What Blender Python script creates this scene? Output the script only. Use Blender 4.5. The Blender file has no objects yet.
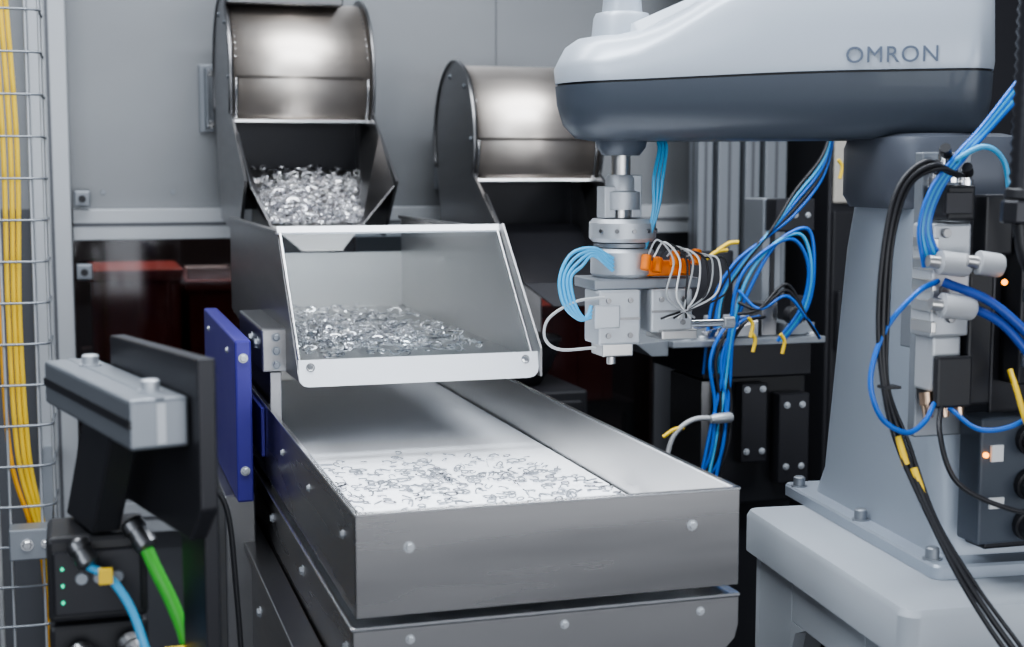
import bpy, math, random
from mathutils import Vector, Matrix
random.seed(7)
S=bpy.context.scene
COL=S.collection

# ------------------------------------------------------------------ materials
def mat(name,col,metal=0.0,rough=0.5,noise=0.0,scale=(8,8,8),bump=0.0,emit=None,es=0,trans=0.0,coat=0.0,cvar=0.0):
    m=bpy.data.materials.new(name);m.use_nodes=True
    n=m.node_tree.nodes;l=m.node_tree.links
    p=n['Principled BSDF']
    p.inputs['Base Color'].default_value=(*col,1)
    p.inputs['Metallic'].default_value=metal
    p.inputs['Roughness'].default_value=rough
    p.inputs['Transmission Weight'].default_value=trans
    p.inputs['Coat Weight'].default_value=coat
    if emit:
        p.inputs['Emission Color'].default_value=(*emit,1);p.inputs['Emission Strength'].default_value=es
    tc=n.new('ShaderNodeTexCoord');mp=n.new('ShaderNodeMapping');nz=n.new('ShaderNodeTexNoise')
    mp.inputs['Scale'].default_value=scale
    nz.inputs['Scale'].default_value=1.0;nz.inputs['Detail'].default_value=4
    l.new(tc.outputs['Object'],mp.inputs[0]);l.new(mp.outputs[0],nz.inputs['Vector'])
    mr=n.new('ShaderNodeMapRange')
    mr.inputs['To Min'].default_value=max(.02,rough-noise);mr.inputs['To Max'].default_value=min(1,rough+noise)
    l.new(nz.outputs['Fac'],mr.inputs['Value']);l.new(mr.outputs[0],p.inputs['Roughness'])
    if cvar>0:
        mx=n.new('ShaderNodeMix');mx.data_type='RGBA'
        mx.inputs[6].default_value=(*[c*(1-cvar) for c in col],1)
        mx.inputs[7].default_value=(*[min(1,c*(1+cvar)) for c in col],1)
        l.new(nz.outputs['Fac'],mx.inputs[0]);l.new(mx.outputs[2],p.inputs['Base Color'])
    if bump>0:
        b=n.new('ShaderNodeBump');b.inputs['Strength'].default_value=bump;b.inputs['Distance'].default_value=.001
        l.new(nz.outputs['Fac'],b.inputs['Height']);l.new(b.outputs[0],p.inputs['Normal'])
    return m
def clear(name,tint,fac,rough=.03):
    m=bpy.data.materials.new(name);m.use_nodes=True
    n=m.node_tree.nodes;l=m.node_tree.links;n.clear()
    o=n.new('ShaderNodeOutputMaterial');mx=n.new('ShaderNodeMixShader');t=n.new('ShaderNodeBsdfTransparent');g=n.new('ShaderNodeBsdfGlossy')
    t.inputs[0].default_value=(*tint,1);g.inputs['Roughness'].default_value=rough;g.inputs[0].default_value=(.9,.95,1,1)
    fr=n.new('ShaderNodeLayerWeight');fr.inputs[0].default_value=fac
    l.new(fr.outputs['Fresnel'],mx.inputs[0]);l.new(t.outputs[0],mx.inputs[1]);l.new(g.outputs[0],mx.inputs[2]);l.new(mx.outputs[0],o.inputs[0])
    return m
M=dict(
 wall=mat('satin_wall_steel',(.26,.27,.285),.6,.40,.06,(1.1,1.4,2.2),cvar=.28),
 lowwall=mat('lower_wall_grey',(.13,.135,.15),.4,.5,.05,(2,2,2)),
 steel=mat('brushed_steel',(.62,.61,.60),1,.34,.04,(3,8,60)),
 steelx=mat('brushed_drum_steel',(.80,.73,.67),1,.40,.03,(2,60,60),cvar=.05),
 steeld=mat('dark_steel',(.29,.288,.295),1,.34,.05,(6,6,50)),
 steelp=mat('polished_edge',(.85,.85,.86),1,.2,.03),
 lip=mat('lip_steel_whitened',(.88,.90,.94),.1,.35,.03),  # near-white base colour stands in for the light this steel reflects
 panel=mat('tray_panel_steel',(.33,.325,.33),1,.27,.06,(2.5,2.5,25),cvar=.18),
 alu=mat('anodised_aluminium',(.50,.52,.55),.5,.42,.05),
 alud=mat('grey_aluminium',(.28,.30,.33),.6,.42,.05),
 white=mat('robot_shell_paint',(.50,.55,.62),.22,.36,.03,coat=.12),
 grey=mat('robot_grey_paint',(.070,.083,.105),0,.36,.04,coat=.1),
 colm=mat('robot_base_paint',(.36,.40,.46),.25,.40,.04),
 cap=mat('joint_cap_grey',(.10,.11,.135),.2,.4,.04),
 logo=mat('logo_grey',(.13,.16,.22),0,.5),
 table=mat('table_paint',(.42,.45,.49),0,.5,.04),
 black=mat('black_plastic',(.022,.022,.026),0,.42,.06),
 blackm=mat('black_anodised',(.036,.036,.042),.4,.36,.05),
 dark=mat('dark_void',(.03,.024,.026),0,.7),
 purple=mat('blue_violet_paint',(.05,.04,.27),.1,.4,.04),
 blue=mat('blue_tube',(.02,.15,.60),0,.3),
 lblue=mat('light_blue_tube',(.08,.42,.74),0,.3),
 dblue=mat('dark_blue_hose',(.03,.08,.36),0,.35),
 yellow=mat('yellow_cable',(.88,.60,.05),0,.45),
 orange=mat('orange_part',(.85,.22,.02),0,.4),
 amber=mat('amber_cable',(.85,.42,.03),0,.45),
 green=mat('green_cable',(.08,.50,.06),0,.4),
 gcable=mat('grey_cable',(.45,.46,.47),0,.45),
 red=mat('red_crate',(.34,.065,.05),0,.55,cvar=.15),
 brass=mat('brass_fitting',(.62,.45,.33),1,.3),
 sil=mat('silencer_plastic',(.50,.51,.53),.1,.5),
 belt=mat('white_belt',(.80,.83,.88),0,.35,.03),
 glow=mat('backlight_panel',(.82,.85,.90),0,.4,emit=(.93,.96,1),es=1.0),
 led=mat('amber_led',(1,.3,.02),emit=(1,.32,.03),es=5),
 gled=mat('green_led',(0,.6,.3),emit=(.05,.9,.5),es=1.2),
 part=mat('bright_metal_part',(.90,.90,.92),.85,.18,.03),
 partd=mat('dark_metal_part',(.52,.52,.55),1,.2,.03),  # darker metal, mixed at random among the other parts
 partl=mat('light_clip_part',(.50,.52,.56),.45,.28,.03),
 label=mat('white_label',(.8,.8,.8),0,.6),
 cream=mat('cream_panel',(.50,.47,.42),0,.6),
 acr=clear('clear_acrylic',(.93,.95,.96),.22),
 win=clear('tinted_window',(.55,.50,.50),.3,.06),
)
# soft falloff put into the backlight emission: bright front, fading to the rear
n=M['glow'].node_tree.nodes;l=M['glow'].node_tree.links
tc=n.new('ShaderNodeTexCoord');sp=n.new('ShaderNodeSeparateXYZ');mr=n.new('ShaderNodeMapRange');mr.interpolation_type='SMOOTHSTEP'
mr.inputs['From Min'].default_value=1.62;mr.inputs['From Max'].default_value=2.18;mr.inputs['To Min'].default_value=1.1;mr.inputs['To Max'].default_value=.0
l.new(tc.outputs['Object'],sp.inputs[0]);l.new(sp.outputs[1],mr.inputs['Value']);l.new(mr.outputs[0],n['Principled BSDF'].inputs['Emission Strength'])

# ------------------------------------------------------------------ mesh helpers
def grp(name,loc=(0,0,0),rz=0):
    e=bpy.data.objects.new(name,None);e.empty_display_size=.05
    e.location=loc;e.rotation_euler=(0,0,math.radians(rz));COL.objects.link(e);return e
def mk(par,name,v,f,m,bev=0,smooth=True,solid=0,ang=.6):
    me=bpy.data.meshes.new(name);me.from_pydata([tuple(a) for a in v],[],f);me.update()
    if smooth:
        me.polygons.foreach_set('use_smooth',[True]*len(me.polygons))
        try: me.set_sharp_from_angle(angle=ang)
        except Exception: pass
    me.materials.append(M[m] if isinstance(m,str) else m)
    o=bpy.data.objects.new(name,me);COL.objects.link(o)
    if par: o.parent=par
    if solid:
        s=o.modifiers.new('s','SOLIDIFY');s.thickness=solid;s.offset=0
    if bev:
        b=o.modifiers.new('b','BEVEL');b.width=bev;b.segments=2;b.limit_method='ANGLE';b.angle_limit=.7
    return o
def box(par,name,x0,x1,y0,y1,z0,z1,m,bev=.0015):
    v=[(x,y,z) for z in(z0,z1) for y in(y0,y1) for x in(x0,x1)]
    f=[(0,2,3,1),(4,5,7,6),(0,1,5,4),(1,3,7,5),(3,2,6,7),(2,0,4,6)]
    return mk(par,name,v,f,m,bev,smooth=False)
def frame(d):
    d=Vector(d).normalized();u=Vector((0,0,1)) if abs(d.z)<.9 else Vector((1,0,0))
    a=d.cross(u).normalized();return d,a,a.cross(d).normalized()
def lathe(par,name,p0,p1,prof,m,seg=28,ang=.6):
    p0=Vector(p0);p1=Vector(p1);d,a,b=frame(p1-p0);v=[];f=[];n=len(prof)
    for t,r in prof:
        c=p0.lerp(p1,t)
        for i in range(seg):
            w=2*math.pi*i/seg;v.append(c+a*math.cos(w)*r+b*math.sin(w)*r)
    for k in range(n-1):
        for i in range(seg):
            j=(i+1)%seg;f.append((k*seg+i,k*seg+j,(k+1)*seg+j,(k+1)*seg+i))
    f.append(tuple(range(seg))[::-1]);f.append(tuple(range((n-1)*seg,n*seg)))
    return mk(par,name,v,f,m,ang=ang)
def cyl(par,name,p0,p1,r,m,seg=24):
    L=(Vector(p1)-Vector(p0)).length;c=min(r*.12,L*.2)/L
    return lathe(par,name,p0,p1,[(0,r*.9),(c,r),(1-c,r),(1,r*.9)],m,seg)
def bolt(par,name,p,n,r,m='steelp'):
    p=Vector(p);n=Vector(n).normalized()
    lathe(par,name+'_washer',p,p+n*r*.25,[(0,r*1.35),(1,r*1.35)],m,20)
    lathe(par,name,p,p+n*r*.9,[(0,r),(.8,r),(1,r*.8)],m,6)
def prism(par,name,pts,axis,a0,a1,m,bev=.001):
    n=len(pts)
    def q(p,a): return {'x':(a,p[0],p[1]),'y':(p[0],a,p[1]),'z':(p[0],p[1],a)}[axis]
    v=[q(p,a0) for p in pts]+[q(p,a1) for p in pts]
    f=[tuple(range(n))[::-1],tuple(range(n,2*n))]+[(i,(i+1)%n,n+(i+1)%n,n+i) for i in range(n)]
    return mk(par,name,v,f,m,bev,smooth=False)
def sheet(par,name,quads,m,th=.003):
    v=[];f=[]
    for q in quads:
        k=len(v);v+=q;f.append(tuple(range(k,k+len(q))))
    return mk(par,name,v,f,m,0,smooth=False,solid=th)
def cr(pts,n=10):
    P=[Vector(p) for p in pts];P=[P[0]*2-P[1]]+P+[P[-1]*2-P[-2]];o=[]
    for i in range(1,len(P)-2):
        a,b,c,d=P[i-1:i+3]
        for k in range(n):
            t=k/n;o.append(.5*((2*b)+(c-a)*t+(2*a-5*b+4*c-d)*t*t+(3*b-a-3*c+d)*t**3))
    o.append(P[-2]);return o
def tube(par,name,pts,r,m,seg=10,n=10,ripple=0):
    C=cr(pts,n) if len(pts)>2 else [Vector(p) for p in pts]
    v=[];f=[];T=(C[1]-C[0]).normalized();_,a,b=frame(T)
    for i,c in enumerate(C):
        t=(C[min(i+1,len(C)-1)]-C[max(i-1,0)]).normalized()
        a=(a-t*a.dot(t)).normalized();b=t.cross(a)
        rr=r*(1-ripple*(i%2))
        for k in range(seg):
            w=2*math.pi*k/seg;v.append(c+a*math.cos(w)*rr+b*math.sin(w)*rr)
    for i in range(len(C)-1):
        for k in range(seg):
            j=(k+1)%seg;f.append((i*seg+k,i*seg+j,(i+1)*seg+j,(i+1)*seg+k))
    f.append(tuple(range(seg))[::-1]);f.append(tuple(range((len(C)-1)*seg,len(C)*seg)))
    return mk(par,name,v,f,m,ang=1.2)
def loft(par,name,rings,m,ang=.5):
    n=len(rings[0]);v=[p for r in rings for p in r];f=[]
    for k in range(len(rings)-1):
        for i in range(n):
            j=(i+1)%n;f.append((k*n+i,k*n+j,(k+1)*n+j,(k+1)*n+i))
    f.append(tuple(range(n))[::-1]);f.append(tuple(range((len(rings)-1)*n,len(rings)*n)))
    return mk(par,name,v,f,m,ang=ang)
def rrect(x0,x1,y0,y1,r,z,n=6):
    o=[]
    for cx,cy,a0 in((x1-r,y1-r,0),(x0+r,y1-r,90),(x0+r,y0+r,180),(x1-r,y0+r,270)):
        for k in range(n+1):
            w=math.radians(a0+90*k/n);o.append((cx+r*math.cos(w),cy+r*math.sin(w),z))
    return o
def rings_mesh(name,placer,count,rad=.0065,par=None,m='part',flat=.25,wild=.5):
    """small stamped clip parts: closed or open rings"""
    v=[];f=[]
    for _ in range(count):
        c=Vector(placer());R=Matrix.Rotation(random.uniform(0,6.28),3,'Z')@Matrix.Rotation(random.gauss(0,flat) if random.random()>wild else random.uniform(-1.4,1.4),3,'X')
        r=rad*random.uniform(.8,1.1);tr=r*.22;N=10;Q=4;k0=len(v);sx=random.choice([1,1.35,1.7])
        arc=random.choice([1,.8,.7])
        for i in range(N):
            w=2*math.pi*i/N*arc
            for q in range(Q):
                u=2*math.pi*q/Q+.78
                v.append(c+R@Vector(((r+tr*math.cos(u))*math.cos(w)*sx,(r+tr*math.cos(u))*math.sin(w),tr*.9*math.sin(u))))
        for i in range(N if arc==1 else N-1):
            for q in range(Q):
                a=k0+i*Q+q;b=k0+i*Q+(q+1)%Q;cc=k0+((i+1)%N)*Q+(q+1)%Q;d=k0+((i+1)%N)*Q+q
                f.append((a,b,cc,d))
    return mk(par,name,v,f,m,ang=1.2)

# ------------------------------------------------------------------ room shell
box(None,'floor',-1.8,3.2,-2.2,4.8,-.05,0,'lowwall',0)
wb=grp('wall_back')
box(wb,'upper_panel',-1.8,3.2,3.5,3.53,1.262,2.9,'wall',0)
box(wb,'lower_panel',-1.8,3.2,3.5,3.53,0,.49,'lowwall',0)
for i,(a,b) in enumerate([(-1.8,-.012),(.66,.86),(1.46,3.2)]):
    box(wb,'mullion_%d'%i,a,b,3.5,3.53,.49,1.262,'lowwall',0)
box(wb,'panel_seam',1.02,1.0225,3.498,3.5,1.27,2.9,'lowwall',0)
for x in(.06,.22,1.2,1.4):
    cyl(wb,'panel_screw',(x,3.496,1.30),(x,3.5,1.30),.006,'alud',12)
box(None,'wall_left',-1.8,-1.77,-2.2,4.8,0,2.9,'lowwall',0)
box(None,'wall_right',3.17,3.2,-2.2,4.8,0,2.9,'lowwall',0)
tr=grp('trim_1')
box(tr,'rail',-.01,1.60,3.45,3.5,1.19,1.262,'alu');box(tr,'slot',-.01,1.60,3.447,3.45,1.222,1.23,'lowwall',0)
tr=grp('trim_2');box(tr,'rail',-.01,1.60,3.45,3.5,.49,.565,'alu');box(tr,'slot',-.01,1.6,3.447,3.45,.522,.53,'lowwall',0)
box(None,'window_1',-.012,.66,3.51,3.516,.565,1.19,'win',0)
box(None,'window_2',.86,1.46,3.51,3.516,.565,1.19,'win',0)
box(None,'wall_rear_room',-1.8,3.2,4.77,4.8,0,2.9,'dark',0)
for a,b,zt in((.0,.66,.86),(.94,1.50,.70)):
    g=grp('storage_rack')
    box(g,'shelf',a,b,3.73,4.15,zt-.03,zt,'dark',.003)
    box(g,'back',a,b,4.12,4.15,0,zt-.03,'dark',0)
    for x in(a,b-.03): box(g,'leg',x,x+.03,3.73,3.76,0,zt-.03,'blackm')
    box(g,'low_shelf',a,b,3.73,4.12,zt*.5-.02,zt*.5,'dark',0)
for k,(x0,x1,zb_,zt) in enumerate([(0.03,.25,.861,1.10),(.27,.56,.861,1.07),(.98,1.20,.701,.92),(1.23,1.44,.701,.98)]):
    g=grp('storage_crate')
    box(g,'body',x0,x1,3.75,4.1,zb_,zt-.03,'red',.01);box(g,'rim',x0-.008,x1+.008,3.742,4.108,zt-.03,zt,'red',.004)
    for j in range(3): box(g,'rib_%d'%j,x0+.03+j*(x1-x0-.06)/2-.005,x0+.03+j*(x1-x0-.06)/2+.005,3.74,3.75,zb_+.01,zt-.03,'red')
g=grp('hand_scoop')
prism(g,'tray',[(3.76,1.070),(3.76,1.10),(3.765,1.10),(3.768,1.077),(3.86,1.077),(3.865,1.10),(3.87,1.10),(3.87,1.070)],'x',.27,.38,'label',0)
box(g,'handle',.38,.45,3.80,3.825,1.085,1.097,'label',.003);box(g,'end_wall',.268,.273,3.76,3.87,1.070,1.10,'label',.001)
def profile(par,name,x0,x1,y0,y1,z0,z1,m='alu'):
    box(par,name,x0,x1,y0,y1,z0,z1,m,.003)
    cx=(x0+x1)/2
    box(par,name+'_slot',cx-.004,cx+.004,y0-.0008,y0+.001,z0,z1,'lowwall',0)
    box(par,name+'_slot_side',x0-.0008,x0+.001,(y0+y1)/2-.004,(y0+y1)/2+.004,z0,z1,'lowwall',0)
g=grp('aluminium_post');profile(g,'extrusion',-.095,-.012,3.41,3.49,0,2.8)
g=grp('aluminium_post_row')
for i,(a,b) in enumerate([(1.49,1.53),(1.54,1.60),(1.61,1.65),(1.66,1.72)]): profile(g,'extrusion_%d'%i,a,b,3.30-.01*i,3.36,0,2.8,'alud')
g=grp('electrical_cabinet');box(g,'body',1.80,1.98,3.2,3.48,0,1.62,'blackm',.006);box(g,'door',1.81,1.97,3.19,3.2,1.27,1.60,'cream',.004);box(g,'lower_door',1.81,1.97,3.19,3.2,.1,1.25,'black',.004);cyl(g,'handle',(1.82,3.17,.9),(1.82,3.17,1.05),.008,'black')
g=grp('control_enclosure');box(g,'body',2.0,2.6,3.0,3.48,0,2.0,'lowwall',.006);box(g,'door',2.02,2.58,2.985,3.0,.05,1.95,'blackm',.004)
for (x0,x1,z0,z1) in [(.285,.32,1.44,1.60),(.86,.895,1.305,1.465)]:
    g=grp('wall_bracket');box(g,'plate',x0,x1,3.485,3.5,z0,z1,'alud',.002);box(g,'web',x0+.012,x0+.018,3.44,3.485,z0+.01,z1-.01,'alud')
    for z in(z0+.02,z1-.02): bolt(g,'bolt',(x1-.008,3.485,z),(0,-1,0),.006)
for z in(1.287,1.12):
    g=grp('door_latch');box(g,'body',-.005,.03,3.40,3.45,z-.018,z+.018,'alud',.003);cyl(g,'knob',(.012,3.38,z),(.012,3.40,z),.008,'black')

# ------------------------------------------------------------------ wire cable tray left
g=grp('wire_cable_tray')
for i,x in enumerate((-.205,-.165,-.128,-.075,-.054)):
    y=2.6 if x<-.06 else 2.66
    tube(g,'long_wire_%d'%i,[(x,y,0),(x,y,2.4)],.0026,'alu',8)
z=.05;i=0
while z<2.4:
    tube(g,'cross_wire_%d'%i,[(-.22,2.70,z),(-.215,2.602,z),(-.15,2.597,z),(-.06,2.6,z),(-.052,2.66,z),(-.05,2.72,z)],.0023,'alud',6,4);z+=.0715;i+=1
tube(g,'rear_wire',[(-.05,2.72,0),(-.05,2.72,2.4)],.0026,'alu',8)
box(g,'mount_clamp',-.13,-.055,2.55,2.60,.68,.735,'alud',.003)
bolt(g,'clamp_bolt',(-.10,2.55,.708),(0,-1,0),.008);bolt(g,'clamp_bolt_b',(-.07,2.55,.708),(0,-1,0),.006)
box(g,'standoff',-.09,-.06,2.60,3.41,.69,.72,'alud')
for i,(o,m) in enumerate([(0,'yellow'),(.010,'yellow'),(-.013,'amber'),(.019,'yellow')]):
    tube(g,'yellow_cable_%d'%i,[(-.125+o,2.66,2.4),(-.13+o,2.66,1.8),(-.12+o*1.2,2.66,1.4),(-.122+o,2.665,1.1),(-.115+o,2.66,.85),(-.09+o*.7,2.665,.72),(-.07+o*.5,2.67,.6),(-.06+o*.5,2.68,0)],.0044,m)
tube(g,'grey_cable',[(-.16,2.67,2.4),(-.155,2.67,1.2),(-.15,2.67,0)],.005,'gcable')

# ------------------------------------------------------------------ drum elevators
def drum(x0,x1,c,parts):
    g=grp('drum_part_elevator');cy=3.2;r=.165
    a0,a1=-32,215;N=48
    def band(nm,a,b,rr,m,th,w0=a0,w1=a1):
        v=[];f=[]
        for i in range(N+1):
            w=math.radians(w0+(w1-w0)*i/N);v+=[(a,cy-rr*math.cos(w),c+rr*math.sin(w)),(b,cy-rr*math.cos(w),c+rr*math.sin(w))]
        for i in range(N): f.append((2*i,2*i+1,2*i+3,2*i+2))
        mk(g,nm,v,f,m,solid=th)
    band('drum_shell',x0,x1,r,'steelx',.003)
    band('cover_sheet',x0+.004,x1-.004,r+.003,'steelx',.002,-1,120)
    band('seam_left',x0+.004,x0+.010,r+.0035,'steelp',.001);band('seam_right',x1-.010,x1-.004,r+.0035,'steelp',.001)
    R=.18
    pts=[]
    for i in range(33):
        w=math.radians(-25+235*i/32);pts.append((cy-R*math.cos(w),c+R*math.sin(w)))
    pts+=[(3.28,c-.30),(2.93,c-.33),(2.80,c-.215)]
    for nm,a,b in(('flange_left',x0-.006,x0),('flange_right',x1,x1+.006)):
        prism(g,nm,pts,'x',a,b,'steeld',0)
    band('flange_lip_left',x0-.010,x0,R,'steeld',.002,-25,200);band('flange_lip_right',x1,x1+.006,R,'steeld',.002,-25,200)
    for k in range(3):
        w=k*.9;bolt(g,'flange_bolt_%d'%k,(x0-.006,cy-.15*math.cos(w),c+.15*math.sin(w)),(-1,0,0),.005,'alud')
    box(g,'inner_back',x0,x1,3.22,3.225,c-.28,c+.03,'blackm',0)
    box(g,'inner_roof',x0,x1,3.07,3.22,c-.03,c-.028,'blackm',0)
    box(g,'lip_bar',x0,x1,cy-r*math.cos(math.radians(32))-.006,cy-r*math.cos(math.radians(32))+.004,c-r*.53-.006,c-r*.53,'steelp',.001)
    if parts: box(g,'top_cover',x0-.004,x1-.05,3.08,3.3,c+.155,c+.20,'steeld',.004)
    zb=c-.195
    BL=(x0+.004,3.16,zb);BR=(x1-.004,3.16,zb);FR=(x1-.062,2.84,c-.305);FL=(x0+.05,2.84,c-.305)
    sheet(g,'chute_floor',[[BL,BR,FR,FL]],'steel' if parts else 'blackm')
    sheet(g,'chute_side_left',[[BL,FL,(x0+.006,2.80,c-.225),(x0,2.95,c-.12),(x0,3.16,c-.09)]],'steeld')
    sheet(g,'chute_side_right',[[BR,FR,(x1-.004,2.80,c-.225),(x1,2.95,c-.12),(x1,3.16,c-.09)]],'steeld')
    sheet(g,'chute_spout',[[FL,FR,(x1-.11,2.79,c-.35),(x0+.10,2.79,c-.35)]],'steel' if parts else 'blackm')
    box(g,'support_column',x0+.06,x1-.06,3.26,3.45,0,c-.05,'steeld',.004)
    if parts:
        def pl():
            t=random.random()**.5;u=random.random();L=Vector(BL).lerp(Vector(FL),t);Rr=Vector(BR).lerp(Vector(FR),t)
            p=L.lerp(Rr,.02+.96*u);b=math.sin(math.pi*min(1,max(0,u)))*.018*math.sin(math.pi*min(1,t*.9+.1));p.z+=.004+random.random()**.7*(.007+b);return p
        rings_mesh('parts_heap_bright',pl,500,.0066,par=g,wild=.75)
        rings_mesh('parts_heap_dark',pl,360,.0066,par=g,m='partd',wild=.75)
    return g
drum(.317,.609,1.545,True)
drum(.839,1.127,1.42,False)

# ------------------------------------------------------------------ upper hopper
g=grp('parts_hopper')
X0,X1=.285,.619
side=[(2.124,1.262),(2.80,1.258),(2.80,1.085),(2.35,1.055),(1.925,1.064)]
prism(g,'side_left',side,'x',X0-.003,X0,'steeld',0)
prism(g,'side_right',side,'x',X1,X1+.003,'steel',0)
box(g,'floor_plate',X0,X1,1.95,2.80,1.078,1.082,'steel',0)
box(g,'back_plate',X0,X1,2.797,2.80,1.08,1.19,'steel',0)
box(g,'rim_left',X0-.006,X0+.006,2.124,2.80,1.256,1.262,'steeld',.001)
box(g,'rim_right',X1-.006,X1+.006,2.124,2.80,1.256,1.262,'steeld',.001)
def fp(x,t,off=0):
    y=1.92+.204*t;z=1.066+.199*t;return (x,y-.70*off,z+.70*off)
sheet(g,'front_window',[[fp(X0,.10),fp(X1,.10),fp(X1,.97),fp(X0,.97)]],'acr',.003)
sheet(g,'top_bar',[[fp(X0-.004,.955,.003),fp(X1+.004,.955,.003),fp(X1+.004,1.0,.003),fp(X0-.004,1.0,.003)]],'lip',.004)
W0,W1=X0-.004,X1+.003
def lp(x,zz): return (x,1.915+.25*zz,1.058+zz)
o=[(W0,.036),(W0,.010)]+[(W0+.012-.012*math.cos(math.radians(a)),.012-.012*math.sin(math.radians(a))) for a in(30,60,90)]
o+=[(W1-.014+.014*math.sin(math.radians(a)),.014-.014*math.cos(math.radians(a))) for a in(0,30,60,90)]+[(W1,.036)]
sheet(g,'front_lip',[[lp(x,z) for x,z in o]],'lip',.003)
for nm,x,m in(('edge_left',X0,'steelp'),('edge_right',X1,'steelp')):
    tube(g,nm,[fp(x,.1,.003),fp(x,.98,.003)],.0022,m,6)
for x in(X0+.012,X1-.016): bolt(g,'lip_bolt',(x,1.920,1.084),(0,-.97,.25),.0045)
prism(g,'cheek_right',[(1.91,1.06),(1.91,1.10),(2.10,1.27),(2.14,1.262),(1.96,1.06)],'x',X1+.003,X1+.006,'steeld',0)
box(g,'mount_block',.247,.285,2.05,2.34,1.062,1.125,'steeld',.003)
for y in(2.09,2.16): bolt(g,'mount_bolt',(.247,y,1.10),(-1,0,0),.007,'alud')
for z in(1.072,1.092,1.112): bolt(g,'front_bolt',(.268,2.05,z),(0,-1,0),.005,'alud')
box(g,'carrier_left',.258,.275,2.05,2.9,.90,1.062,'steeld');box(g,'carrier_right',.66,.675,2.3,2.9,.5,1.1,'steeld')
def pl():
    y=random.triangular(1.99,2.78,2.2);x=random.uniform(X0+.015,X1-.02)
    if x>X0+.24 and random.random()<.6: x=random.uniform(X0+.015,X0+.24)
    return (x,y,1.085+random.random()*.007)
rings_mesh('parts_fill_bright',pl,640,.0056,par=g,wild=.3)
rings_mesh('parts_fill_dark',pl,260,.0056,par=g,m='partd',wild=.3)

# ------------------------------------------------------------------ lower feeder tray
g=grp('vibratory_feeder_tray')
x0,x1,y0,y1,zt,zb=.247,.654,1.333,2.75,1.02,.917
T=.003
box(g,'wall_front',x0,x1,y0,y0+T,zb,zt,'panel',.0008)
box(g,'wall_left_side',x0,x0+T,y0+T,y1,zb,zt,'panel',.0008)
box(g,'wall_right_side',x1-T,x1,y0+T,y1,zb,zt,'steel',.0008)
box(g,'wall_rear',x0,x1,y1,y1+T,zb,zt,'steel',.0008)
for nm,a in(('rim_front',(x0,x1,y0-.001,y0+.005)),('rim_left',(x0-.001,x0+.005,y0,y1)),('rim_right',(x1-.005,x1+.001,y0,y1))):
    box(g,nm,*a,zt-.001,zt+.0015,'steelp',.0005)
box(g,'belt',x0+.006,x1-.006,y0+.01,y1-.01,.943,.947,'belt',0)
box(g,'backlight',x0+.006,x1-.008,1.345,2.22,.9472,.9480,'glow',0)
for i,(px) in enumerate((.300,.600)): bolt(g,'front_bolt_%d'%i,(px,y0,.985),(0,-1,0),.0042,'alu')
for i,y in enumerate((1.40,1.62,1.84,2.06)): bolt(g,'side_bolt_%d'%i,(x0,y,.985),(-1,0,0),.0036,'alu')
box(g,'blue_side_strip',x0-.006,x0-.0005,2.02,2.36,.945,1.015,'purple',.001)
box(g,'housing',x0+.006,x1-.006,y0+.008,y1,.5,.905,'panel',.004)
box(g,'housing_rim',x0-.006,x1+.001,y0-.003,y1,.9055,.909,'steelp',.001)
o=[(x0-.004,.905),(x0-.004,.60),(x1-.09,.60),(x1-.085,.845)]+[(x1-.03+.03*math.sin(math.radians(a)),.875-.03*math.cos(math.radians(a))) for a in(0,30,60,90)]+[(x1,.905)]
prism(g,'lower_front_plate',o,'y',y0-.002,y0+.004,'steeld',.001)
for y in(1.42,1.72,2.0): bolt(g,'housing_bolt',(x0+.006,y,.86),(-1,0,0),.005,'alu')
for x in(.30,.46,.61): bolt(g,'plate_bolt',(x,y0-.002,.893),(0,-1,0),.0035,'alu')
box(g,'side_rail',x0-.03,x0+.004,1.38,2.7,.80,.815,'steeld',.002)
box(g,'side_frame',x0-.02,x0+.004,1.40,2.7,.50,.80,'steeld',.003)
for y in(1.46,1.7,1.95,2.2): bolt(g,'frame_bolt',(x0-.02,y,.74),(-1,0,0),.006,'alu')
box(g,'pedestal',x0+.03,x1-.03,1.42,2.7,0,.5,'blackm',.004)
def pl():
    y=random.triangular(1.42,1.96,1.76);x=random.uniform(.275,.63)
    x=min(.635,max(.27,x-(y-1.7)*.25*(1 if x>.45 else -.2)))
    return (x,y,.950+random.random()**2*.005)
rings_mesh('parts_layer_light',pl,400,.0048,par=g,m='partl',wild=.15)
rings_mesh('parts_layer_dark',pl,70,.0048,par=g,m='partd',wild=.15)
g=grp('mounting_plate')
box(g,'plate',.204,.227,2.0,2.50,.885,1.115,'purple',.003)
box(g,'foot',.19,.235,2.05,2.45,0,.885,'steeld',.003)
for z in(1.09,.93): bolt(g,'bolt',(.2155,2.0,z),(0,-1,0),.005,'alu')
for y in(2.1,2.4): bolt(g,'side_bolt',(.204,y,1.09),(-1,0,0),.004,'alu')

# ------------------------------------------------------------------ foreground sensor bracket
g=grp('sensor_bracket',(.036,1.126,0),14.3)
box(g,'extrusion',-.002,.045,0,.275,1.134,1.174,'alud',.003)
box(g,'slot_side',-.0028,-.001,0,.275,1.151,1.158,'black',0)
box(g,'slot_end',.019,.026,-.0008,.001,1.138,1.170,'alu',0)
box(g,'slot_top',.019,.026,.0,.275,1.1735,1.1745,'alud',0)
for y in(.038,.218):
    lathe(g,'bolt_%d'%int(y*1000),(.026,y,1.174),(.026,y,1.184),[(0,.010),(.15,.010),(.16,.0075),(.9,.0075),(1,.006)],'alu')
prism(g,'dark_plate',[(-.02,1.205),(-.02,1.085),(.01,1.055),(.225,1.055),(.225,1.20)],'x',.046,.061,'blackm',.002)
prism(g,'hanger_arm',[(.08,1.134),(.17,1.134),(.24,1.035),(.15,1.035)],'x',.005,.03,'blackm',.002)
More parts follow.
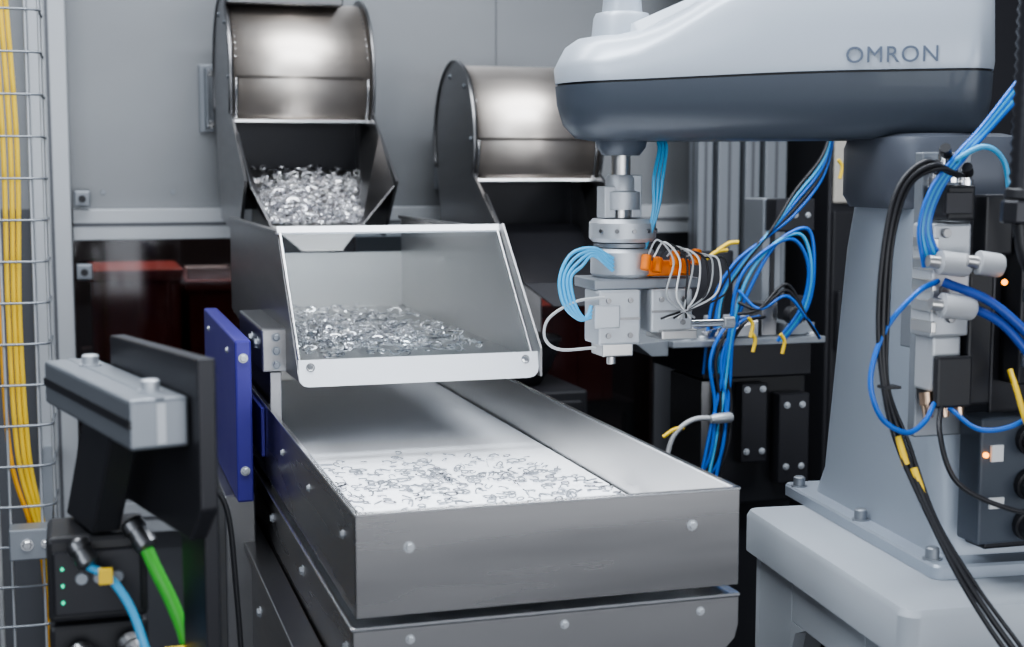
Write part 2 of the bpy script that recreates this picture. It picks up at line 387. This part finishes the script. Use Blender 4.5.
box(g,'upright',.062,.075,.02,.08,.0,1.12,'blackm',.002)
g=grp('vision_sensor')
def vb(n,*a,**k): return box(g,n,*a,**k)
vb('body',-.035,.05,1.28,1.36,.955,1.032,'black',bev=.005)
vb('face_plate',-.030,.045,1.276,1.281,.962,1.020,'blackm',bev=.002)
vb('lower_body',-.035,.05,1.29,1.36,.84,.95,'black',bev=.005)
for i,(x,z) in enumerate([(-.022,1.005),(-.022,.99),(-.022,.975)]): cyl(g,'led_%d'%i,(x,1.273,z),(x,1.277,z),.0013,'gled',10)
for i in range(3):
    lathe(g,'dial_%d'%i,(-.006+i*.015,1.277,.995),(-.006+i*.015,1.274,.995),[(0,.006),(1,.005)],'alud',16)
def conn(n,p,d,r=.012,L=.03,m='steeld'):
    p=Vector(p);d=Vector(d).normalized()
    lathe(g,n,p,p+d*L,[(0,r*.8),(.1,r),(.35,r),(.36,r*.85),(.6,r*.85),(.61,r),(.9,r),(1,r*.6)],m,18)
conn('connector_a',(-.01,1.27,1.03),(.3,-.3,-.5),.010,.026,'steeld');conn('connector_b',(.036,1.27,1.045),(.4,-.35,-.6),.0105,.030,'steeld')
conn('connector_c',(-.012,1.28,.93),(.3,-.5,-.3),.012,.03,'steeld');conn('connector_d',(.030,1.28,.935),(.3,-.5,-.3),.012,.03,'steeld')
tube(g,'blue_cable',[(.0,1.26,1.01),(.018,1.25,1.0),(.034,1.24,.975),(.045,1.23,.94),(.06,1.22,.88),(.07,1.22,.6)],.0040,'lblue')
tube(g,'green_cable',[(.047,1.26,1.027),(.056,1.25,1.005),(.069,1.245,.975),(.080,1.24,.94),(.09,1.235,.88),(.09,1.23,.6)],.0060,'green')
box(g,'yellow_tag',.008,.020,1.243,1.249,.997,1.011,'yellow',.001);box(g,'yellow_tag_b',.060,.078,1.22,1.23,.925,.942,'yellow',.001)
tube(g,'thin_cable',[(.11,1.5,1.03),(.14,1.5,1.0),(.15,1.5,.9),(.16,1.5,.7)],.003,'black')

# ------------------------------------------------------------------ robot
RB=(.894,1.336,.90);RZ=-5.5
g=grp('robot_pedestal_table',(.80,1.246,0),RZ)
loft(g,'top_slab',[rrect(0,.62,0,.47,.02,.845),rrect(0,.62,0,.47,.02,.892),rrect(.004,.616,.004,.466,.018,.8995)],'table')
box(g,'body_front',.015,.60,.015,.03,0,.845,'table',.002)
box(g,'body_back',.015,.60,.44,.455,0,.845,'table',.002)
box(g,'side_near',.015,.03,.03,.12,0,.845,'table',.002)
box(g,'side_far',.015,.03,.33,.44,0,.845,'table',.002)
box(g,'side_top',.015,.03,.12,.33,.785,.845,'table',.002)
box(g,'side_low',.015,.03,.12,.33,0,.3,'table',.002)
for s,(yy,a) in enumerate(((.12,1),(.33,-1))):
    prism(g,'gusset_%d'%s,[(yy,.785),(yy,.745),(yy+a*.012,.773),(yy+a*.04,.785)],'x',.015,.03,'table',0)
box(g,'inner_shelf',.04,.58,.04,.43,.25,.27,'dark',0);box(g,'inner_liner',.10,.11,.04,.43,.27,.84,'dark',0)
g=grp('scara_robot',RB,RZ)
loft(g,'flange',[rrect(0,.26,0,.44,.012,0),rrect(0,.26,0,.44,.012,.013),rrect(.002,.258,.002,.438,.011,.016)],'colm')
loft(g,'column',[rrect(.022,.24,.035,.40,.03,.012),rrect(.03,.235,.045,.39,.03,.05),rrect(.032,.22,.085,.345,.035,.35),rrect(.034,.215,.10,.33,.035,.405),rrect(.045,.205,.11,.32,.03,.412)],'colm')
for (x,y) in((.012,.03),(.012,.215),(.012,.41),(.20,.018)):
    lathe(g,'anchor_bolt',(x,y,.014),(x,y,.03),[(0,.011),(.2,.011),(.21,.008),(.9,.008),(1,.006)],'alud',20)
cx,cy=.098,.222
loft(g,'joint_cap',[rrect(cx-.080,cx+.085,cy-.09,cy+.10,.05,.405,8),rrect(cx-.088,cx+.09,cy-.096,cy+.108,.055,.42,8),rrect(cx-.088,cx+.09,cy-.096,cy+.108,.055,.478,8),rrect(cx-.084,cx+.086,cy-.092,cy+.104,.052,.490,8),rrect(cx-.07,cx+.07,cy-.08,cy+.09,.05,.4945,8)],'cap')
inv=(Matrix.Translation(RB)@Matrix.Rotation(math.radians(RZ),4,'Z')).inverted()
Q=Vector((.68,1.75,0));J=Vector((1.005,1.555,0));D=(J-Q).normalized();Nn=Vector((-D.y,D.x,0));L=(J-Q).length
def foot(ins,zf,rl=.086,rr=.095,n=20):
    o=[]
    for i in range(n+1):
        w=math.radians(90+180*i/n);p=Q+D*(rl-ins)*math.cos(w)+Nn*(rl-ins)*math.sin(w);o.append(p)
    for i in range(n+1):
        w=math.radians(-90+180*i/n);e=.55
        c=abs(math.cos(w))**e;s=math.copysign(abs(math.sin(w))**e,math.sin(w))
        p=Q+D*(L+.016+(rr-ins)*c*.64)+Nn*(rr-ins)*s;o.append(p)
    out=[];m=len(o)
    for i in range(m):
        a=o[i];b=o[(i+1)%m];k=12 if (b-a).length>.15 else 1
        for j in range(k): out.append(a.lerp(b,j/k))
    r=[]
    for p in out:
        s=(p-Q).dot(D);z=zf(s) if callable(zf) else zf
        r.append(inv@Vector((p.x,p.y,z)))
    return r
def sm(a,b,x):
    t=min(1,max(0,(x-a)/(b-a)));return t*t*(3-2*t)
top=lambda s:1.522+.085*sm(.0,.22,s)
seam=lambda s:1.461+.008*sm(-.08,.3,s)
loft(g,'arm_underside',[foot(.05,1.388),foot(.026,1.392),foot(.010,1.409),foot(.002,1.435),foot(.0,lambda s:seam(s)-.003)],'grey',ang=1.0)
loft(g,'arm_seam',[foot(.003,lambda s:seam(s)-.003),foot(.003,seam)],'black')
loft(g,'arm_shell',[foot(.0,seam),foot(-.002,lambda s:1.480),foot(.003,lambda s:top(s)-.032),foot(.012,lambda s:top(s)-.015),foot(.028,lambda s:top(s)-.004),foot(.05,top)],'white',ang=1.0)
def W(p): return inv@Vector(p)
def wl(n,p0,p1,prof,m,seg=28): return lathe(g,n,W(p0),W(p1),prof,m,seg)
wl('motor_cover',(.68,1.75,1.515),(.68,1.75,1.575),[(0,.040),(.5,.037),(.6,.034),(.63,.026),(1,.024)],'white')
wl('quill_top_fitting',(.68,1.75,1.575),(.68,1.75,1.60),[(0,.012),(1,.010)],'steel')
for i,(dx,mm) in enumerate([(-.006,'lblue'),(0,'blue'),(.007,'lblue')]):
    tube(g,'air_line_%d'%i,[W((.68+dx,1.75,1.59)),W((.68+dx,1.75,1.65)),W((.69+dx*2,1.76,1.75)),W((.75,1.8,1.95))],.0032,mm)
txt=bpy.data.curves.new('logo_lettering','FONT');txt.body='OMRON';txt.size=.0268;txt.extrude=.0025;txt.space_character=1.10;txt.align_x='CENTER'
to=bpy.data.objects.new('logo_lettering',txt);COL.objects.link(to);txt.materials.append(M['logo'])
tp=Q+D*(L-.042)-Nn*.0958
Rm=Matrix(((D.x,0,-Nn.x,0),(D.y,0,-Nn.y,0),(0,1,0,0),(0,0,0,1)))
to.parent=g
to.matrix_local=inv@Matrix.Translation((tp.x,tp.y,1.477))@Rm
wl('quill_boss',(.68,1.75,1.390),(.68,1.75,1.370),[(0,.034),(.5,.032),(1,.024)],'grey')
wl('quill_shaft',(.68,1.75,1.38),(.68,1.75,1.289),[(0,.0125),(1,.0125)],'steel')
wl('quill_collar',(.68,1.75,1.345),(.68,1.75,1.30),[(0,.017),(.1,.02),(.45,.02),(.5,.026),(1,.026)],'alu')
def wbx(n,x0,x1,y0,y1,z0,z1,m,b=.0015):
    v=[W((x,y,z)) for z in(z0,z1) for y in(y0,y1) for x in(x0,x1)]
    return mk(g,n,v,[(0,2,3,1),(4,5,7,6),(0,1,5,4),(1,3,7,5),(3,2,6,7),(2,0,4,6)],m,b,smooth=False)
wbx('clamp_left',.652,.668,1.735,1.765,1.289,1.33,'alu');wbx('clamp_right',.690,.704,1.735,1.765,1.289,1.345,'alu')
wbx('service_panel',.955,1.10,1.335,1.385,.93,1.32,'blackm',.003)
wbx('service_box',.925,1.08,1.305,1.345,.945,1.085,'grey',.003)
wbx('label_a',.937,.952,1.302,1.306,1.037,1.055,'label',0);wbx('label_b',.937,.955,1.302,1.306,.985,.997,'label',0)
for i,(x,z) in enumerate([(.985,1.06),(.985,1.01),(1.02,1.06),(1.02,1.01),(.985,.965)]):
    wl('round_connector_%d'%i,(x,1.305,z),(x,1.27,z-.004),[(0,.017),(.2,.017),(.22,.014),(.8,.014),(1,.008)],'black',18)
wl('amber_lamp',(.93,1.304,1.045),(.93,1.301,1.045),[(0,.003),(1,.003)],'led',12)
wbx('relay_block',.965,1.05,1.30,1.335,1.12,1.28,'black',.003)
for i in range(4): wbx('relay_rib_%d'%i,.967,1.048,1.296,1.30,1.14+i*.035,1.155+i*.035,'grey',.001)

g=grp('pick_gripper')
cyl(g,'tool_flange',(.683,1.75,1.288),(.683,1.75,1.258),.044,'alu',40)
cyl(g,'tool_flange_groove',(.683,1.75,1.258),(.683,1.75,1.250),.038,'alud',40)
cyl(g,'rotary_joint',(.683,1.75,1.250),(.683,1.75,1.212),.042,'alu',40)
for k in range(5):
    w=-2.6+k*.5;cyl(g,'screw_%d'%k,(.683+.043*math.cos(w),1.75+.043*math.sin(w),1.273),(.683+.046*math.cos(w),1.75+.046*math.sin(w),1.273),.003,'steeld',10)
box(g,'adapter_plate',.63,.775,1.71,1.79,1.198,1.212,'alud',.002)
box(g,'jaw_body_left',.632,.690,1.70,1.755,1.128,1.198,'alu',.003)
box(g,'jaw_step_left',.625,.66,1.695,1.70,1.150,1.18,'alu',.002)
box(g,'jaw_finger_left',.640,.682,1.705,1.75,1.112,1.13,'steel',.002)
box(g,'jaw_groove_left',.633,.689,1.699,1.701,1.160,1.163,'steeld',0)
box(g,'jaw_body_right',.704,.762,1.70,1.755,1.142,1.198,'alu',.003)
box(g,'jaw_groove_right',.705,.761,1.699,1.701,1.168,1.171,'steeld',0)
box(g,'jaw_finger_right',.715,.765,1.69,1.745,1.133,1.146,'steel',.002)
for x,z in((.645,1.185),(.675,1.185),(.645,1.14),(.675,1.14),(.718,1.185),(.748,1.185),(.748,1.155)): cyl(g,'screw',(x,1.697,z),(x,1.701,z),.0035,'steeld',12)
cyl(g,'rod',(.765,1.72,1.150),(.815,1.72,1.150),.005,'steelp');cyl(g,'rod_tip',(.815,1.72,1.150),(.83,1.72,1.150),.008,'alu')
cyl(g,'nozzle',(.66,1.728,1.112),(.66,1.728,1.10),.006,'steel')
for i,(x,z,dy) in enumerate([(.695,1.232,0),(.715,1.228,.01),(.735,1.236,.0),(.752,1.225,.01),(.765,1.238,0)]):
    cyl(g,'orange_fitting_%d'%i,(x,1.70+dy,z-.008),(x+.004,1.705+dy,z+.010),.0065,'orange',14)
box(g,'orange_block',.70,.765,1.715,1.735,1.214,1.234,'orange',.002)
for i in range(9):
    a=.70+.009*i
    tube(g,'sensor_lead_%d'%i,[(a,1.705,1.24),(a+.012,1.70,1.262-.003*i),(a+.030,1.69,1.235),(a+.022+.004*(i%3),1.69,1.19),(.765-.006*i,1.70,1.16)],.0015,['gcable','label','black'][i%3],6,8)
for i in range(4):
    o=.005*i
    tube(g,'air_tube_%d'%i,[(.655,1.71,1.238-o),(.628,1.71,1.252-o*.6),(.598+o,1.71,1.245-o),(.581+o,1.705,1.215),(.585+o,1.70,1.182),(.605+o*.6,1.70,1.163),(.622,1.70,1.165+o)],.0025,'lblue',8,8)
tube(g,'grey_lead',[(.64,1.70,1.19),(.60,1.70,1.185),(.565,1.70,1.165),(.560,1.70,1.14),(.58,1.70,1.125),(.63,1.705,1.125)],.002,'gcable',8,8)
for i in range(3):
    tube(g,'riser_tube_%d'%i,[(.703,1.72,1.25),(.712+.003*i,1.715,1.30),(.712+.006*i,1.715,1.34),(.725+.005*i,1.73,1.375),(.728+.005*i,1.74,1.388)],.0025,'lblue',8,8)

# ------------------------------------------------------------------ valve manifold on robot, with its tubing and harness
g=grp('pneumatic_valve_manifold')
box(g,'mount_plate',.868,.930,1.345,1.36,1.06,1.37,'alud',.002)
box(g,'mount_arm',.90,.94,1.36,1.43,1.15,1.20,'alud',.002)
box(g,'manifold_body',.858,.905,1.305,1.345,1.175,1.295,'alu',.003)
box(g,'manifold_body_low',.865,.90,1.31,1.345,1.115,1.175,'alu',.003)
for i in range(5): box(g,'fin_%d'%i,.856,.862,1.30,1.34,1.18+i*.022,1.192+i*.022,'steel',.001)
for i in range(4): cyl(g,'port_%d'%i,(.872+.009*(i%2),1.300,1.285-.03*i),(.872+.009*(i%2),1.306,1.285-.03*i),.005,'steeld',14)
box(g,'solenoid_top',.872,.905,1.30,1.345,1.298,1.335,'black',.003);box(g,'solenoid_top_b',.925,.96,1.31,1.335,1.26,1.325,'black',.003)
box(g,'solenoid_low',.862,.905,1.295,1.305,1.10,1.155,'black',.003);box(g,'solenoid_low_b',.905,.935,1.305,1.335,1.10,1.25,'black',.003)
box(g,'solenoid_cap',.868,.900,1.298,1.304,1.305,1.328,'blackm',.001)
def sil(n,p,d,L=.035,r=.0125):
    p=Vector(p);d=Vector(d).normalized()
    lathe(g,n,p,p+d*L,[(0,r*.75),(.03,r),(.85,r),(.95,r*.9),(1,r*.7)],'sil',24)
    lathe(g,n+'_neck',p-d*.012,p,[(0,r*.5),(1,r*.55)],'steel',16)
sil('silencer_a',(.852,1.285,1.256),(1,-.1,-.12));sil('silencer_b',(.888,1.27,1.256),(1,-.15,-.15),.028);sil('silencer_c',(.853,1.28,1.212),(1,-.1,-.12),.038,.013)
for i,(x,z) in enumerate([(.868,1.345),(.888,1.350),(.905,1.342),(.878,1.362)]):
    lathe(g,'top_fitting_%d'%i,(x,1.32,z-.012),(x,1.32,z+.014),[(0,.008),(.4,.008),(.42,.0065),(.8,.0065),(1,.005)],'steelp',14)
    lathe(g,'elbow_%d'%i,(x-.004,1.31,z+.006),(x-.012,1.30,z+.012),[(0,.006),(1,.0055)],'black',12)
for i,x in enumerate((.862,.882,.900)):
    lathe(g,'low_fitting_%d'%i,(x,1.315,1.115),(x,1.31,1.088),[(0,.008),(.5,.008),(.52,.0065),(1,.005)],'brass',14)
for i in range(3):
    o=.007*i
    tube(g,'black_cable_%d'%i,[(.875+o,1.30,1.345),(.838+o,1.29,1.360-o*.6),(.803+o*.9,1.285,1.335),(.785+o*.7,1.28,1.28),(.780+o*.8,1.28,1.20),(.785+o*.4,1.275,1.13),(.800+o,1.27,1.07),(.815+o*.5,1.23,1.0),(.83+o,1.19,.94),(.86+o*1.4,1.16,.88),(.91+o,1.15,.82)],[.0026,.0032,.0022][i],'black',8,8)
box(g,'cable_tie',.783,.802,1.268,1.284,1.128,1.131,'black',.0005)
for i,(p,q) in enumerate([((.801,1.272,1.078),(.806,1.262,1.05)),((.812,1.258,1.047),(.817,1.246,1.02))]): lathe(g,'yellow_tag_%d'%i,p,q,[(0,.0042),(1,.0042)],'yellow',10)
tube(g,'loop_low',[(.88,1.31,1.11),(.85,1.27,1.08),(.86,1.25,1.03),(.92,1.24,1.0),(.98,1.24,.99)],.0028,'black',8,8)
tube(g,'loop_right',[(.93,1.28,1.33),(.965,1.26,1.30),(.985,1.25,1.2),(.97,1.26,1.08)],.0035,'black',8,8)
tube(g,'yellow_lead',[(.94,1.28,1.14),(.935,1.26,1.12),(.94,1.25,1.09),(.955,1.25,1.07)],.0034,'yellow',8,8)
for i in range(5):
    o=.006*i
    tube(g,'riser_%d'%i,[(1.02+o,1.33,1.50),(.965+o*.8,1.32,1.445),(.915+o*.5,1.31,1.395),(.878+o*.5,1.30,1.365),(.850+o*.5,1.30,1.33),(.838+o*.5,1.30,1.29),(.845+o,1.30,1.25)],.0026,'lblue' if i%2 else 'blue',8,8)
tube(g,'blue_loop',[(.862,1.30,1.235),(.828,1.285,1.225),(.79,1.28,1.19),(.770,1.275,1.14),(.780,1.27,1.10),(.81,1.27,1.082),(.838,1.28,1.09),(.862,1.30,1.105)],.0028,'blue',10,8)
for i in range(2):
    tube(g,'thick_hose_%d'%i,[(.862+.012*i,1.29,1.235-.02*i),(.90+.01*i,1.26,1.215-.02*i),(.94,1.24,1.175-.02*i),(.98,1.23,1.13-.02*i),(1.03,1.22,1.08)],.005,'dblue',10,8)
tube(g,'blue_loop_b',[(.88,1.30,1.10),(.90,1.27,1.08),(.945,1.26,1.09),(.985,1.26,1.13),(1.02,1.26,1.13)],.0028,'blue',8,8)
tube(g,'blue_loop_c',[(.875,1.30,1.36),(.905,1.29,1.375),(.93,1.29,1.36),(.94,1.29,1.32)],.003,'lblue',8,8)
cyl(g,'status_lamp',(.915,1.262,1.236),(.915,1.259,1.235),.003,'led',12)
g=grp('corrugated_hose')
n=84;pts=[Vector((.858,1.16,1.324)).lerp(Vector((.866,1.16,1.76)),i/n) for i in range(n)]
tube(g,'hose',pts,.0135,'blackm',20,1,.18)
cyl(g,'gland_nut',(.856,1.16,1.300),(.857,1.16,1.322),.0185,'blackm',8);cyl(g,'gland_ring',(.857,1.16,1.322),(.858,1.16,1.333),.016,'black')
tube(g,'cable_tail',[(.856,1.16,1.30),(.862,1.16,1.27),(.885,1.165,1.245),(.93,1.17,1.23)],.006,'black')

# ------------------------------------------------------------------ rear assembly station
g=grp('assembly_station')
box(g,'top_plate',.96,1.25,2.22,2.5,1.050,1.062,'alud',.002)
prism(g,'plate_wing',[(.90,1.058),(.96,1.062),(.96,1.035),(.93,1.035)],'y',2.24,2.45,'alud',.001)
box(g,'upper_block',1.03,1.24,2.25,2.48,.99,1.05,'blackm',.003)
box(g,'main_block',1.075,1.24,2.27,2.48,.76,.99,'black',.004)
box(g,'side_slide',1.05,1.075,2.30,2.44,.80,.98,'steeld',.002)
box(g,'cylinder_body',1.10,1.15,2.24,2.27,.84,.98,'blackm',.003);box(g,'cylinder_body_b',1.17,1.23,2.235,2.27,.80,.96,'blackm',.003)
for i,(x,z) in enumerate([(1.11,.97),(1.14,.97),(1.11,.86),(1.14,.86),(1.185,.94),(1.215,.94),(1.185,.83),(1.215,.83)]):
    bolt(g,'bolt_%d'%i,(x,2.24 if x<1.16 else 2.235,z),(0,-1,0),.0045,'alu')
box(g,'column',1.09,1.23,2.30,2.46,0,.76,'blackm',.003)
box(g,'fixture_a',1.06,1.13,2.24,2.32,1.062,1.095,'alu',.003);box(g,'fixture_b',1.14,1.17,2.25,2.30,1.062,1.12,'steeld',.002)
box(g,'fixture_c',1.18,1.24,2.24,2.30,1.062,1.085,'alud',.003);box(g,'fixture_d',1.20,1.23,2.26,2.31,1.085,1.13,'blackm',.002)
box(g,'rear_tower',1.205,1.245,2.38,2.46,1.062,1.30,'alud',.003);box(g,'tower_head',1.21,1.29,2.34,2.38,1.24,1.30,'blackm',.003)
box(g,'tower_rail',1.220,1.228,2.375,2.38,1.062,1.24,'black',.001)
box(g,'rear_guard',.98,1.19,2.47,2.48,1.062,1.20,'blackm',.002)
for i in range(3): bolt(g,'tower_bolt_%d'%i,(1.225+.025*i,2.34,1.27),(0,-1,0),.004,'alu')
prism(g,'angled_slide',[(1.02,1.075),(1.12,1.10),(1.125,1.09),(1.03,1.062)],'y',2.23,2.24,'steelp',.001)
cyl(g,'round_stop',(1.19,2.24,1.10),(1.19,2.215,1.10),.016,'black');cyl(g,'piston',(1.00,2.26,1.08),(1.06,2.26,1.09),.007,'steelp')
for i,(x,z) in enumerate([(.99,1.072),(1.02,1.072),(1.23,1.072)]): bolt(g,'top_bolt_%d'%i,(x,2.235,z-.01),(0,0,1),.007,'alu')
def bt(n,pts,m='blue',r=.0042): tube(g,n,pts,r,m,8,10)
for i in range(3):
    o=.014*i
    bt('loop_%d'%i,[(1.00+o,2.2,.80),(1.02+o,2.2,.90),(1.04+o*.6,2.2,.99),(1.05+o*.3,2.19,1.08),(1.06+o,2.18,1.165),(1.10+o,2.17,1.215+o*.6),(1.155+o,2.17,1.235+o*.6),(1.185+o*.4,2.17,1.19),(1.18+o*.4,2.18,1.12),(1.14+o*.4,2.19,1.06)],['blue','lblue','blue'][i],.0032)
for i in range(5):
    o=.010*i
    bt('sweep_%d'%i,[(1.03+o,2.25,1.0),(1.045+o*.5,2.25,1.12),(1.08+o*.5,2.24,1.19),(1.14+o*.3,2.24,1.235+o*.4),(1.20,2.25,1.275+o),(1.27,2.28,1.34+o),(1.33,2.35,1.42+o)],['blue','black','blue','lblue','black'][i],.003)
for i in range(4):
    o=.010*i
    bt('drop_%d'%i,[(1.10+o,2.22,1.10),(1.05+o,2.20,1.09),(1.02+o,2.20,1.03),(1.03+o,2.2,.95),(1.02+o,2.2,.86),(.98+o,2.22,.78),(.95+o,2.24,.6)],['blue','black','blue','black'][i],.0032)
for i in range(3):
    bt('side_loop_%d'%i,[(1.06,2.18,1.15-.02*i),(1.09,2.16,1.12),(1.14,2.16,1.14+.01*i),(1.18,2.16,1.10),(1.21,2.17,1.065)],['blue','black','black'][i],.0028)
for i,(x,y,z,s) in enumerate([(1.03,2.2,1.215,0),(1.05,2.2,1.228,0),(1.08,2.17,1.08,1),(1.075,2.17,1.105,1),(.955,2.2,.915,0),(1.30,2.28,1.37,1),(1.135,2.17,1.075,1),(1.01,2.17,.80,1)]):
    if s: tube(g,'yellow_tag_%d'%i,[(x,y,z),(x+.008,y,z-.013),(x+.004,y,z-.034)],.0034,'yellow',8,4)
    else: tube(g,'yellow_tag_%d'%i,[(x-.02,y,z-.012),(x,y,z),(x+.018,y,z+.002)],.0036,'yellow',8,4)
tube(g,'grey_lead',[(.94,2.2,.86),(.955,2.2,.905),(.99,2.2,.93),(1.04,2.2,.93)],.0045,'gcable',8,8)
lathe(g,'sensor_plug',(1.02,2.195,.93),(1.06,2.195,.932),[(0,.007),(.3,.009),(.9,.009),(1,.007)],'alu')

g=grp('machine_cabinet')
box(g,'body',.72,1.00,2.75,3.02,0,.90,'black',.006);box(g,'door',.735,.985,2.74,2.75,.1,.88,'black',.004)
lathe(g,'bowl',(.86,2.9,.90),(.86,2.9,.99),[(0,.08),(.3,.10),(.8,.12),(1,.12)],'black',36)
cyl(g,'bowl_rim',(.86,2.9,.99),(.86,2.9,1.0),.125,'blackm',36)

# ------------------------------------------------------------------ lights and world
def area(n,loc,rot,sx,sy,e,c=(1,1,1)):
    d=bpy.data.lights.new(n,'AREA');d.shape='RECTANGLE';d.size=sx;d.size_y=sy;d.energy=e;d.color=c
    o=bpy.data.objects.new(n,d);o.location=loc;o.rotation_euler=[math.radians(a) for a in rot];COL.objects.link(o);return o
area('ceiling_light_front',(.5,1.3,2.85),(0,0,0),2.6,.40,62,(.90,.95,1))
area('ceiling_light_rear',(.6,2.3,2.85),(0,0,0),2.8,.30,32,(.94,.97,1))
area('fill_light_left',(-1.7,.2,1.9),(70,0,-70),1.4,1.4,22,(.84,.92,1))  # added soft fill from the front left, no window modelled
area('fill_light_front',(.9,-2.0,1.15),(90,0,0),4.6,1.1,62,(.94,.97,1))  # added area light behind the camera: drum highlight and tray panel fill
area('crate_fill_light',(.6,4.2,2.8),(0,0,0),1.6,.4,60,(1,.95,.9))  # added to brighten the crates behind the windows
w=bpy.data.worlds.new('World');S.world=w;w.use_nodes=True
w.node_tree.nodes['Background'].inputs[0].default_value=(.55,.61,.70,1);w.node_tree.nodes['Background'].inputs[1].default_value=.36
try: S.view_settings.look='AgX - Medium High Contrast'
except Exception: pass
S.view_settings.exposure=.12

# ------------------------------------------------------------------ camera
cd=bpy.data.cameras.new('camera');cam=bpy.data.objects.new('camera',cd);COL.objects.link(cam)
cam.location=(0,0,1.35);cam.rotation_euler=(math.radians(83.9),0,math.radians(-16.9))
cd.sensor_width=36;cd.lens=50.2;cd.clip_start=.05
cd.dof.use_dof=True;cd.dof.focus_distance=1.85;cd.dof.aperture_fstop=5.6
S.camera=cam
